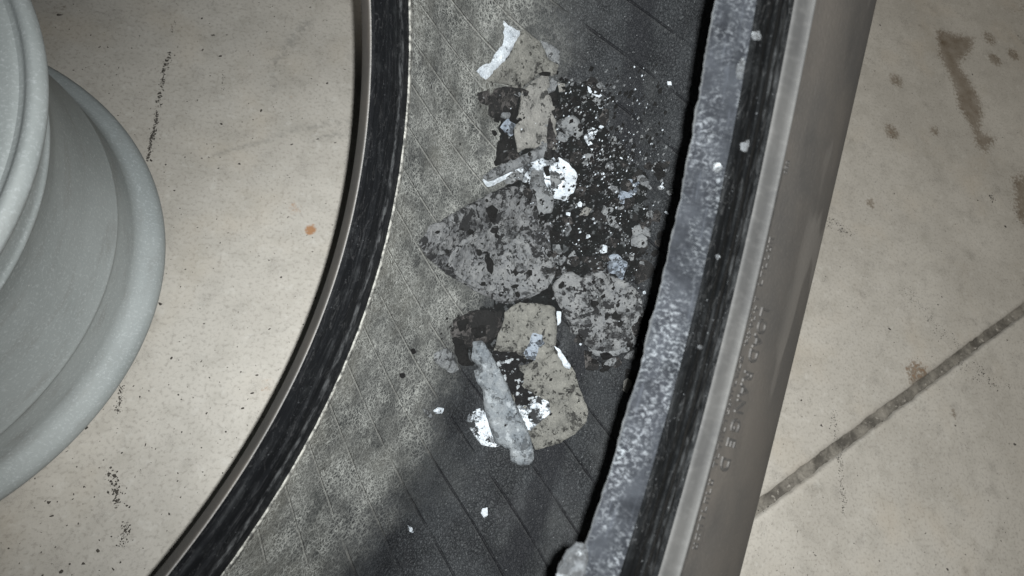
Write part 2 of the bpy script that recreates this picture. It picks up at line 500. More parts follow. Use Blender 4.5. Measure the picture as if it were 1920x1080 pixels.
def floor_fields(x, y):
    stain = np.zeros(x.shape)
    z2 = lambda p: [(1400 + a / 2, b / 2) for a, b in p]
    for poly, amt, soft in (
        (z2([(705, 105), (860, 140), (850, 190), (800, 240), (880, 370), (890, 440), (880, 490), (940, 520), (900, 580), (860, 550), (840, 480), (790, 400), (770, 310), (720, 210)]), .74, .011),
        (z2([(990, 660), (1100, 610), (1160, 900), (1060, 900), (1000, 800)]), .66, .012),
        (z2([(930, 20), (1080, -40), (1080, 80), (960, 60)]), .42, .02)):
        d = poly_dist(x, y, fp(poly))
        stain = np.maximum(stain, amt * np.clip(.5 - d / (2 * soft), 0, 1))
    for u, v, r, amt in ((1680, 150, 14, .56), (1672, 247, 15, .58), (1752, 245, 11, .5), (1865, 112, 12, .6), (1900, 102, 11, .58),
                         (1855, 72, 13, .52), (1632, 380, 10, .55), (1722, 703, 24, .58), (1788, 776, 8, .5), (1690, 884, 10, .30),
                         (500, 722, 12, .27), (350, 20, 10, .2), (113, 18, 12, .35)):
        c = floor_at(u, v)
        rr = r * (c - CAM).length / FPX * 1.1
        stain = np.maximum(stain, amt * np.clip(1.5 - np.hypot(x - c.x, y - c.y) / rr, 0, 1))
    rust = np.zeros(x.shape)
    for u, v, r, amt in ((582, 431, 9, .95), (552, 390, 13, .38), (1672, 247, 9, .2), (1722, 700, 26, .3), (500, 722, 14, .28), (545, 190, 40, .16)):
        c = floor_at(u, v)
        rr = r * (c - CAM).length / FPX * 1.1
        rust = np.maximum(rust, amt * np.clip(1.45 - np.hypot(x - c.x, y - c.y) / rr, 0, 1))
    mark = np.zeros(x.shape)
    for pts, wd, amt in (([(405, 290), (480, 268), (560, 242), (620, 231), (690, 226)], .0022, .55), ([(585, 262), (612, 256), (645, 250)], .003, .6),
                         ([(578, 40), (555, 65), (535, 95), (512, 125)], .004, .6), ([(510, 130), (514, 170)], .003, .35),
                         ([(480, 632), (540, 610)], .003, .3), ([(20, 1035), (-20, 1030)], .002, .3)):
        mark = np.maximum(mark, amt * np.clip(1.4 - line_dist(x, y, fp(pts)) / wd, 0, 1))
    return stain, rust, mark


FR = empty('floor', (0, 0, 0))
tag(FR, 'pale worn concrete floor with brown oil stains and a sealed joint', 'floor', None, 'structure')


def slab(sign):
    js = np.unique(np.concatenate([np.arange(-6, -1.0, .5), np.arange(-1.0, 0.75, 0.0035), np.arange(.75, 6.1, .5)]))
    ks = np.concatenate([[JW, JW + .0012], np.arange(JW + .005, 0.8, 0.0035), np.arange(.8, 6.1, .5)])
    J, K = np.meshgrid(js, ks, indexing='ij')
    x = JA.x + jd.x * J + jn.x * K * sign
    y = JA.y + jd.y * J + jn.y * K * sign
    # chipped arris of the joint
    ch = np.array([noise.noise((float(j) * 90, 3.3 * sign, 0)) + .6 * noise.noise((float(j) * 300, 1.3 * sign, 0)) for j in js])
    wv = np.exp(-((K - JW) / .002) ** 2)
    x += jn.x * sign * wv * ch[:, None] * .0011
    y += jn.y * sign * wv * ch[:, None] * .0011
    z = np.zeros(x.shape)
    z[:, 0] = -.0012 - .0008 * np.abs(ch)
    st, ru, mk = floor_fields(x, y)
    nj, nk = x.shape
    v = np.stack([x, y, z], -1).reshape(-1, 3)
    low = np.stack([x[:, 0], y[:, 0], np.full(nj, -.012)], -1)
    idx = np.arange(nj * nk).reshape(nj, nk)
    q = np.stack([idx[:-1, :-1], idx[1:, :-1], idx[1:, 1:], idx[:-1, 1:]], -1).reshape(-1, 4)
    li = nj * nk + np.arange(nj)
    q2 = np.stack([li[:-1], li[1:], idx[1:, 0], idx[:-1, 0]], -1)
    q = np.concatenate([q, q2])
    if sign < 0:
        q = q[:, ::-1]
    vv = np.concatenate([v, low])
    me = bpy.data.meshes.new('slab')
    me.vertices.add(len(vv))
    me.vertices.foreach_set('co', vv.astype(np.float32).ravel())
    me.loops.add(q.size)
    me.loops.foreach_set('vertex_index', q.astype(np.int32).ravel())
    me.polygons.add(len(q))
    me.polygons.foreach_set('loop_start', np.arange(0, q.size, 4, dtype=np.int32))
    me.update(calc_edges=True)
    for nmx, arr in (('stain', st), ('rust', ru), ('mark', mk)):
        at = me.attributes.new(nmx, 'FLOAT', 'POINT')
        at.data.foreach_set('value', np.concatenate([arr.ravel(), np.zeros(nj)]).astype(np.float32))
    me.materials.append(M['concrete'])
    o = bpy.data.objects.new('slab', me)
    col.objects.link(o)
    o.parent = FR


slab(1)
slab(-1)
# sealant strip, sunk a little and uneven
sv, sf = [], []
jl = np.arange(-1.0, 1.2, .004)
for i, j in enumerate(jl):
    for k, off in enumerate((-JW - .0015, -.002, .0018, JW + .0015)):
        p = JA + jd * float(j) + jn * off
        zz = -.0032 - (.0016 if k in (1, 2) else 0) + .0012 * noise.noise((float(j) * 60, k * 2.0, 1))
        sv.append((p.x, p.y, zz))
    if i:
        for k in range(3):
            a = (i - 1) * 4 + k
            sf.append((a, a + 4, a + 5, a + 1))
obj('joint_sealant', sv, [f[::-1] for f in sf], M['sealant'], FR)

# ------------------------------------------------------------------ the grey rim standing on its flange
RC = Vector((-0.3072, 0.1153, 0))
RFL, RH = 0.1715, 0.1620


def lathe(prof, segs, centre):
    vs, fs = [], []
    for i in range(segs):
        t = 2 * math.pi * i / segs
        for r, z in prof:
            vs.append((centre.x + r * math.cos(t), centre.y + r * math.sin(t), centre.z + z))
    k = len(prof)
    for i in range(segs):
        j = (i + 1) % segs
        for q in range(k - 1):
            fs.append((i * k + q, j * k + q, j * k + q + 1, i * k + q + 1))
    return vs, fs


def smooth_profile(c, k=5):
    c = [np.array(p, float) for p in c]
    o = []
    for i in range(len(c) - 1):
        p0, p1, p2, p3 = c[max(i - 1, 0)], c[i], c[i + 1], c[min(i + 2, len(c) - 1)]
        for j in range(k):
            t = j / k
            o.append(.5 * (2 * p1 + (p2 - p0) * t + (2 * p0 - 5 * p1 + 4 * p2 - p3) * t * t + (3 * p1 - p0 - 3 * p2 + p3) * t ** 3))
    o.append(c[-1])
    return [tuple(p) for p in o]


rimroot = empty('wheel_rim', RC)
tag(rimroot, 'bare grey primed steel wheel rim standing on the concrete beside the tyre', 'wheel rim')
r0 = RFL
low_fl = smooth_profile([(r0 - .012, .0008), (r0 - .006, .0004), (r0 - .001, .003), (r0, .007), (r0 - .002, .011), (r0 - .006, .0135), (r0 - .0105, .016), (r0 - .013, .020), (r0 - .0138, .025)])
barrel = smooth_profile([(r0 - .0138, .025), (r0 - .0145, .032), (r0 - .0150, .040), (r0 - .0142, .043), (r0 - .0150, .0465), (r0 - .0165, .054), (r0 - .0180, .064),
                         (r0 - .0190, .075), (r0 - .0190, .095), (r0 - .0180, .107), (r0 - .0165, .114), (r0 - .0150, .1195), (r0 - .0142, .122), (r0 - .0150, .125), (r0 - .0145, .131), (r0 - .0138, RH - .025)])
up_fl = smooth_profile([(r0 - .0138, RH - .025), (r0 - .013, RH - .020), (r0 - .0105, RH - .016), (r0 - .006, RH - .0135), (r0 - .002, RH - .010), (r0, RH - .006),
                        (r0 - .0008, RH - .003), (r0 - .003, RH - .0012), (r0 - .0055, RH - .0016), (r0 - .0075, RH - .0034), (r0 - .0095, RH - .0042)])
dish = smooth_profile([(r0 - .0095, RH - .0042), (r0 - .012, RH - .0034), (r0 - .018, RH - .0036), (r0 - .021, RH - .0048), (r0 - .024, RH - .0046), (r0 - .036, RH - .009), (r0 - .046, RH - .018), (r0 - .052, RH - .034)])
inner = smooth_profile([(r0 - .056, RH - .036), (r0 - .05, RH - .024), (r0 - .04, RH - .022), (r0 - .031, RH - .04), (r0 - .029, RH - .075), (r0 - .028, .06), (r0 - .022, .045), (r0 - .018, .03), (r0 - .0165, .015), (r0 - .012, .0008)])
for nmx, pr in (('lower_flange', low_fl), ('barrel', barrel), ('upper_flange', up_fl), ('dish', dish), ('inner_barrel', inner)):
    v, f = lathe(pr, 192, RC)
    obj(nmx, v, f, M['primer'], rimroot, RC)
disc = smooth_profile([(r0 - .051, RH - .033), (r0 - .06, RH - .042), (r0 - .075, RH - .046), (r0 - .09, RH - .052), (.034, RH - .053)])
disc += [(.034, RH - .058), (r0 - .09, RH - .057), (r0 - .075, RH - .051), (r0 - .057, RH - .047)]
v, f = lathe(disc, 96, RC)
dsk = obj('wheel_disc', v, f, M['primer'], rimroot, RC)
for k in range(5):
    t = 2 * math.pi * k / 5 + .3
    c = RC + Vector((.062 * math.cos(t), .062 * math.sin(t), RH - .0515))
    v, f = lathe([(.0075, 0), (.0075, .0035), (.0105, .0035), (.0125, -.002)], 20, c)
    obj('stud_boss', v, f, M['primer'], dsk, c)

# ------------------------------------------------------------------ the tyre
R = 0.21
TC = Vector((-0.122267, 0.039777, 0.366179))
TN = Vector((0.719879, -0.351785, 0.598349)).normalized()
E1 = Vector((0.682292, 0.200317, -0.703101))
E1 = (E1 - TN * E1.dot(TN)).normalized()
E2 = TN.cross(E1)


def tp(th, a, r):
    return TC + TN * (a * R) + (E1 * math.cos(th) + E2 * math.sin(th)) * (r * R)


THS = np.radians(np.concatenate([np.arange(-48, 40, .25), np.arange(40, 312, 2.0)]))

inner_p = [(-.256, 1.148), (-.28, 1.22), (-.305, 1.32), (-.32, 1.45), (-.305, 1.58), (-.255, 1.69), (-.17, 1.76), (-.05, 1.80), (.075, 1.805),
           (.2, 1.80), (.32, 1.76), (.405, 1.69), (.455, 1.58), (.47, 1.45), (.455, 1.32), (.43, 1.22), (.406, 1.148)]
toe_in = [(-.212, 1.0), (-.2155, 1.012), (-.222, 1.04), (-.229, 1.065), (-.2315, 1.075), (-.240, 1.10), (-.249, 1.126), (-.256, 1.148)]
mir = lambda p: [(.15 - a, r) for a, r in p]
seat_p = [(.362, 1.0), (.3635, .9985), (.367, .9985), (.378, 1.003), (.392, 1.010), (.402, 1.0165), (.407, 1.021)]
flange_p = [(.407, 1.021), (.412, 1.030), (.415, 1.041), (.4185, 1.047), (.4185, 1.054), (.4205, 1.065), (.4245, 1.072), (.4245, 1.079), (.4245, 1.095), (.4275, 1.101), (.4275, 1.108), (.428, 1.121), (.4335, 1.127)]
band_p = [(.4335, 1.127), (.437, 1.134), (.4405, 1.15), (.4445, 1.168), (.4485, 1.178), (.4525, 1.184), (.4525, 1.189), (.449, 1.193)]
wall_p = [(.449, 1.193), (.4505, 1.205), (.459, 1.24), (.478, 1.31), (.497, 1.39), (.5105, 1.46), (.513, 1.49), (.509, 1.55), (.495, 1.64), (.47, 1.75), (.43, 1.88), (.385, 1.99), (.34, 2.03)]


def revolve(name, prof, material, parent, thetas=THS, s0=0.0, k=4, rough=None, flip=False, cover=None, rfn=None):
    pr = smooth_profile(prof, k)
    S = np.concatenate([[0], np.cumsum([math.dist(p, q) for p, q in zip(pr[:-1], pr[1:])])]) * R + s0
    vs, uvs = [], []
    for th in thetas:
        for i, (a, r) in enumerate(pr):
            if rough:
                da, dr = rough(th, i / (len(pr) - 1))
                a, r = a + da, r + dr
            if rfn:
                r = rfn(th, a, r)
            vs.append(tp(th, a, r))
            uvs.append((th * 1.5 * R, S[i]))
    n, m = len(thetas), len(pr)
    fs = []
    for i in range(n):
        j = (i + 1) % n
        for q in range(m - 1):
            f = (i * m + q, j * m + q, j * m + q + 1, i * m + q + 1)
            fs.append(f[::-1] if flip else f)
    o = obj(name, vs, fs, material, parent, parent.location, True, None)
    # per-corner uv so that the seam at the far side of the tyre does not wrap
    ul = o.data.uv_layers.new(name='UVMap')
    uv = np.empty((len(fs) * 4, 2), dtype=np.float32)
    c = 0
    for f in fs:
        us = [uvs[x] for x in f]
        wrap = max(u[0] for u in us) - min(u[0] for u in us) > 1.0
        for u in us:
            uv[c] = (u[0] + (2 * math.pi * 1.5 * R if wrap and u[0] < 0 else 0), u[1])
            c += 1
    ul.data.foreach_set('uv', uv.ravel())
    return o, vs, fs


lowdir = Vector((0, 0, -1)) - TN * (-TN.z)
base = TC + TN * (-.2 * R) + lowdir.normalized() * (2.03 * R)
base.z = 0
TY = empty('tyre', base)
tag(TY, 'worn black off-road tyre leaning with its cracked inner liner full of flaky debris', 'tyre')


def ragged(amp, freq):
    def f(th, t):
        w_ = max(0.0, 1 - t * 3.2)
        g = noise.noise((th * freq, 3.1, 0)) + .7 * noise.noise((th * freq * 3.7, 8.1, 0)) + .45 * noise.noise((th * freq * 9, 1.7, 0)) + .35 * noise.noise((th * freq * 17, 4.7, 0))
        return (-amp * .6 * g * w_ + .0006 * noise.noise((th * freq, t * 9, 4)), amp * .5 * g * w_ + .0006 * noise.noise((th * 60, t * 9, 9)))
    return f


liner, lv, lf = revolve('inner_liner', inner_p, M['liner'], TY, s0=0.152 * R, k=6)
revolve('bead', toe_in, M['bead_black'], TY, rough=lambda th, t: (0, .0012 * noise.noise((th * 45, t * 3, 2)) * t * (1 - t) * 4), k=3)
revolve('bead_seat', mir(seat_p), M['sidewall'], TY, flip=True, k=3)
revolve('bead_flange', mir(flange_p), M['bead_flange'], TY, flip=True, k=3)
revolve('rim_band', mir(band_p), M['band'], TY, flip=True, k=3)
revolve('sidewall', mir(wall_p), M['sidewall'], TY, flip=True, k=3)
revolve('bead', mir(toe_in)[::-1], M['bead_black'], TY, k=3,
        rough=lambda th, t: tuple(x for x in ragged(.0055, 17)(th, 1 - t)) if t > .7 else (0, 0))
seatR, _, _ = revolve('bead_seat', seat_p, M['seat'], TY, rough=ragged(.0055, 17), k=4)
revolve('bead_flange', flange_p, M['bead_flange'], TY, k=3)
tag(seatR, 'bead seat coated with chalky grey and white residue')
revolve('rim_band', band_p, M['band'], TY, k=4)
wallR, wv, wf = revolve('sidewall', wall_p, M['sidewall'], TY, k=5)
tread_p = [(.34, 2.03), (.30, 2.045), (.23, 2.052), (.222, 1.99), (.205, 1.985), (.195, 2.055), (.085, 2.06), (.077, 1.99), (.073, 1.99), (.065, 2.06), (-.045, 2.055), (-.055, 1.985), (-.072, 1.99), (-.08, 2.052), (-.15, 2.045), (-.19, 2.03)]


def lug(th, a, r):
    ph_ = (th / (2 * math.pi) * 60 + (a - .075) * 1.6) % 1.0
    e = abs(a - .075)
    return r - (.055 if ph_ < .25 and .02 < e < .255 and r > 2.02 else 0)


revolve('tread', tread_p, M['tread'], TY, np.radians(np.arange(0, 360, 1.0)), k=2, rfn=lug)

# raised dusty edge where the liner stops at the bead
ev, ef, eu = [], [], []
eths = np.radians(np.arange(-48, 312, .25))
for i, th in enumerate(eths):
    th = float(th)
    g = noise.noise((th * 40, 0, 0)) * .6 + noise.noise((th * 160, 2, 0)) * .4
    hh = .0022 + .0018 * g
    for k, (a, r) in enumerate(((-.2535, 1.141), (-.2535 + hh, 1.143), (-.2575 + hh, 1.150), (-.2600, 1.1585 + .003 * g))):
        ev.append(tp(th, a, r + .0012 * g))
        eu.append((th * 1.5 * R, k * .001))
    if i:
        for k in range(3):
            q = (i - 1) * 4 + k
            ef.append((q, q + 4, q + 5, q + 1))
obj('liner_edge', ev, ef, M['edge'], TY, base, True, eu)

# moulded writing on the sidewall
wall_s = smooth_profile(wall_p, 5)
wr = np.array([p[1] for p in wall_s])
wa = np.array([p[0] for p in wall_s])
wallbvh = BVHTree.FromPolygons([tuple(v) for v in wv], wf)
linerbvh = BVHTree.FromPolygons([tuple(v) for v in lv], lf)


def polar(p):
    q = p - TC
    a = q.dot(TN)
    q2 = q - TN * a
    return math.atan2(q2.dot(E2), q2.dot(E1)), a / R, q2.length / R


def on_wall(th, r, lift):
    a = float(np.interp(r, wr, wa))
    da = float(np.interp(r + .01, wr, wa)) - a
    nl = math.hypot(.01, da)
    na, nr = .01 / nl, -da / nl
    return tp(th, a + na * lift / R, r + nr * lift / R)


def glyph(ch, size, lift, depth):
    cu = bpy.data.curves.new('glyph', 'FONT')
    cu.body = ch
    cu.size = 1.0
    cu.align_x = 'CENTER'
    cu.align_y = 'CENTER'
    cu.offset = 0.012
    cu.extrude = 0.5
    cu.resolution_u = 4
    ob = bpy.data.objects.new('glyph', cu)
    col.objects.link(ob)
    dg = bpy.context.evaluated_depsgraph_get()
    me = bpy.data.meshes.new_from_object(ob.evaluated_get(dg))
    vs = [tuple(v.co) for v in me.vertices]
    fs = [tuple(p.vertices) for p in me.polygons]
    bpy.data.objects.remove(ob)
    bpy.data.curves.remove(cu)
    bpy.data.meshes.remove(me)
    return vs, fs


def place_letter(ch, u, v, size, wide=1.0, depth=.0007, name='letter'):
    d = ray(u, v)
    hit = wallbvh.ray_cast(CAM, d)
    if hit[0] is None:
        return
    th0, a0, r0_ = polar(hit[0])
    vs, fs = glyph(ch, size, 0, depth)
    ys = [q[1] for q in vs]
    cy = (min(ys) + max(ys)) / 2
    pts = []
    for x, y, z in vs:
        r = r0_ + (y - cy) * size / R
        th = th0 - x * size * wide / (r * R)
        pts.append(on_wall(th, r, depth if z > 0 else -.0004))
    obj(name, pts, fs, M['letter'], wallR, hit[0], False)


for ch, u, v in (('L', 1433, 585), ('O', 1427, 612), ('A', 1419, 640), ('D', 1411, 667), ('R', 1401, 705), ('A', 1393, 733),
                 ('N', 1386, 762), ('G', 1378, 797), ('E', 1370, 829), ('D', 1358, 870)):
    place_letter(ch, u, v, .0096, .72, .0006)
for ch, u, v in (('0', 1476, 305), ('8', 1474, 314), ('0', 1472, 323)):
    place_letter(ch, u, v, .0036, .8, .0004)

# rows of tiny moulded characters too worn to read: one part of little strokes
tv, tf = [], []


def stroke(th, r, dth, dr, lift):
    q = len(tv)
    c = [(th, r), (th + dth, r), (th + dth, r + dr), (th, r + dr)]
    for t_, r_ in c:
        tv.append(on_wall(t_, r_, -.0002))
    for t_, r_ in c:
        tv.append(on_wall(t_, r_, lift))
    for f in ((4, 5, 6, 7), (0, 1, 5, 4), (1, 2, 6, 5), (2, 3, 7, 6), (3, 0, 4, 7)):
        tf.append(tuple(q + x for x in f))


def char(th, r, w_, h_):
    st = .0006 / (1.2 * R)
    kind = random.randrange(5)
    sr = .0006 / R
    if kind in (0, 1, 3):
        stroke(th, r, st, h_, .0003)
    if kind in (1, 2, 4):
        stroke(th, r, w_, sr, .0003)
    if kind in (0, 2, 3):
        stroke(th, r + h_ - sr, w_, sr, .0003)
    if kind in (1, 3):
        stroke(th + w_ - st, r, st, h_, .0003)
    if kind in (2, 4):
        stroke(th + w_ * .5, r, st, h_, .0003)


for (u0, v0, u1, v1), h_ in (((1447, 428, 1372, 720), .0034), ((1368, 735, 1300, 1022), .0034), ((1420, 560, 1358, 770), .0026)):
    a = wallbvh.ray_cast(CAM, ray(u0, v0))[0]
    b = wallbvh.ray_cast(CAM, ray(u1, v1))[0]
    if a is None or b is None:
        continue
    ta, _, ra = polar(a)
    tb, _, rb = polar(b)
    t = ta
    word = 0
    while t > tb:
        f = (t - ta) / (tb - ta)
        if word > 0:
            char(t - .0019 / (1.2 * R), ra + (rb - ra) * f, .0019 / (1.2 * R), h_ / R)
            word -= 1
        else:
            word = random.randint(4, 9)
        t -= .0028 / (1.2 * R)
# fine serration beside the ridge
for i in range(330):
    th = math.radians(9 - i * .115)
    stroke(th, 1.1985, .00035 / R, .0105, .0003)
o = obj('small_moulding', tv, tf, M['letter'], wallR, base, False)
tag(o, kind='stuff')

# ------------------------------------------------------------------ debris lying inside the tyre
bvh_v = [tuple(v) for v in lv]
bvh_f = list(lf)


def cz(pts, x0, y0, s):
    return [(x / s + x0, y / s + y0) for x, y in pts]


def jag(poly, step, amp):
    """break an outline into short ragged edges"""
    out = []
    for i in range(len(poly)):
        a, b = np.array(poly[i], float), np.array(poly[(i + 1) % len(poly)], float)
        L = np.linalg.norm(b - a)
        k = max(1, int(L / step))
        nrm = np.array([-(b - a)[1], (b - a)[0]]) / max(L, 1e-6)
        for j in range(k):
            t = j / k
            p = a + (b - a) * t
            g = noise.noise((p[0] * .11, p[1] * .11, 5)) + .6 * noise.noise((p[0] * .31, p[1] * .31, 2))
            out.append(tuple(p + nrm * amp * g * (0.6 if j == 0 else 1)))
    return out


def drape(name, poly, material, lift=0.0, thick=.0012, edge=2.6, wav=.0008, step=5.0, amp=2.5, grid=7.0, curl=0.0, dome=False, use=None, smooth=True, plane=None):
    """a thin irregular plate following the surface it lies on, with real thickness"""
    tree = use or linerbvh
    pc = []
    for i in range(len(poly)):
        a, b = np.array(poly[i]), np.array(poly[(i + 1) % len(poly)])
        pc += [tuple(a * .92 + b * .08), tuple(a * .08 + b * .92)]
    pl = jag(pc, step, amp)
    P = np.array(pl)
    lo, hi = P.min(0), P.max(0)
    gx, gy = np.meshgrid(np.arange(lo[0], hi[0], grid), np.arange(lo[1], hi[1], grid))
    gx = (gx + rng.uniform(-.25, .25, gx.shape) * grid).ravel()
    gy = (gy + rng.uniform(-.25, .25, gy.shape) * grid).ravel()
    d = poly_dist(gx, gy, pl)
    keep = d < -grid * .35
    ins = list(zip(gx[keep], gy[keep]))
    n0 = len(pl)
    co = [Vector(p) for p in pl] + [Vector(p) for p in ins]
    vo, eo, fo, ov, oe, of = delaunay_2d_cdt(co, [(i, (i + 1) % n0) for i in range(n0)], [], 1, 1e-4)
    vo = [tuple(v) for v in vo]
    dd = -poly_dist(np.array([v[0] for v in vo]), np.array([v[1] for v in vo]), pl)
    seed = rng.uniform(0, 50)
    top, bot = [], []
    for (u, v), q in zip(vo, dd):
        q = max(0.0, float(q))
        if plane:
            rd = ray(u, v)
            h = (CAM + rd * ((plane[0] - CAM).dot(plane[1]) / rd.dot(plane[1])), plane[1])
        else:
            h = tree.ray_cast(CAM, ray(u, v))
            if h[0] is None:
                h = tree.find_nearest(CAM + ray(u, v) * .34)
        p, nv = h[0], h[1]
        if nv.dot(ray(u, v)) > 0:
            nv = -nv
        e = min(1.0, q / edge)
        prof = math.sqrt(max(0.0, 1 - (1 - e) ** 2)) if dome else e ** .5
        wv_ = wav * (noise.noise((u * .022, v * .022, seed)) + .5 * noise.noise((u * .07, v * .07, seed + 9)))
        cu = curl * (1 - min(1.0, q / 30)) ** 2
        b = lift + cu + max(-.0002, wv_ + wav * .6)
        top.append(p + nv * (b + thick * (.35 + .65 * prof) + .00025 * noise.noise((u * .2, v * .2, seed))))
        bot.append(p + nv * (b - (.0006 if lift == 0 else 0)))
    nv_ = len(vo)
    fs = [tuple(f) for f in fo]
    ec = {}
    for f in fs:
        for a, b in zip(f, f[1:] + f[:1]):
            ec[(a, b)] = ec.get((a, b), 0) + 1
    bound = [k for k in ec if (k[1], k[0]) not in ec]
    allf = list(fs) + [tuple(nv_ + x for x in f[::-1]) for f in fs]
    for a, b in bound:
        allf.append((b, a, nv_ + a, nv_ + b))
    vs = top + bot
    c = sum((v for v in bot), Vector()) / len(bot)
    o = obj(name, vs, allf, material, None, c, smooth)
    # image-space winding is mirrored: turn faces outward
    bm = bmesh.new()
    bm.from_mesh(o.data)
    bmesh.ops.recalc_face_normals(bm, faces=bm.faces)
    for e_ in bm.edges:
        if len(e_.link_faces) == 2 and e_.calc_face_angle(0) > 0.9:
            e_.smooth = False
    bm.to_mesh(o.data)
    bm.free()
    k0 = len(bvh_v)
    bvh_v.extend(tuple(v) for v in vs)
    bvh_f.extend(tuple(k0 + x for x in f) for f in allf)
    return o


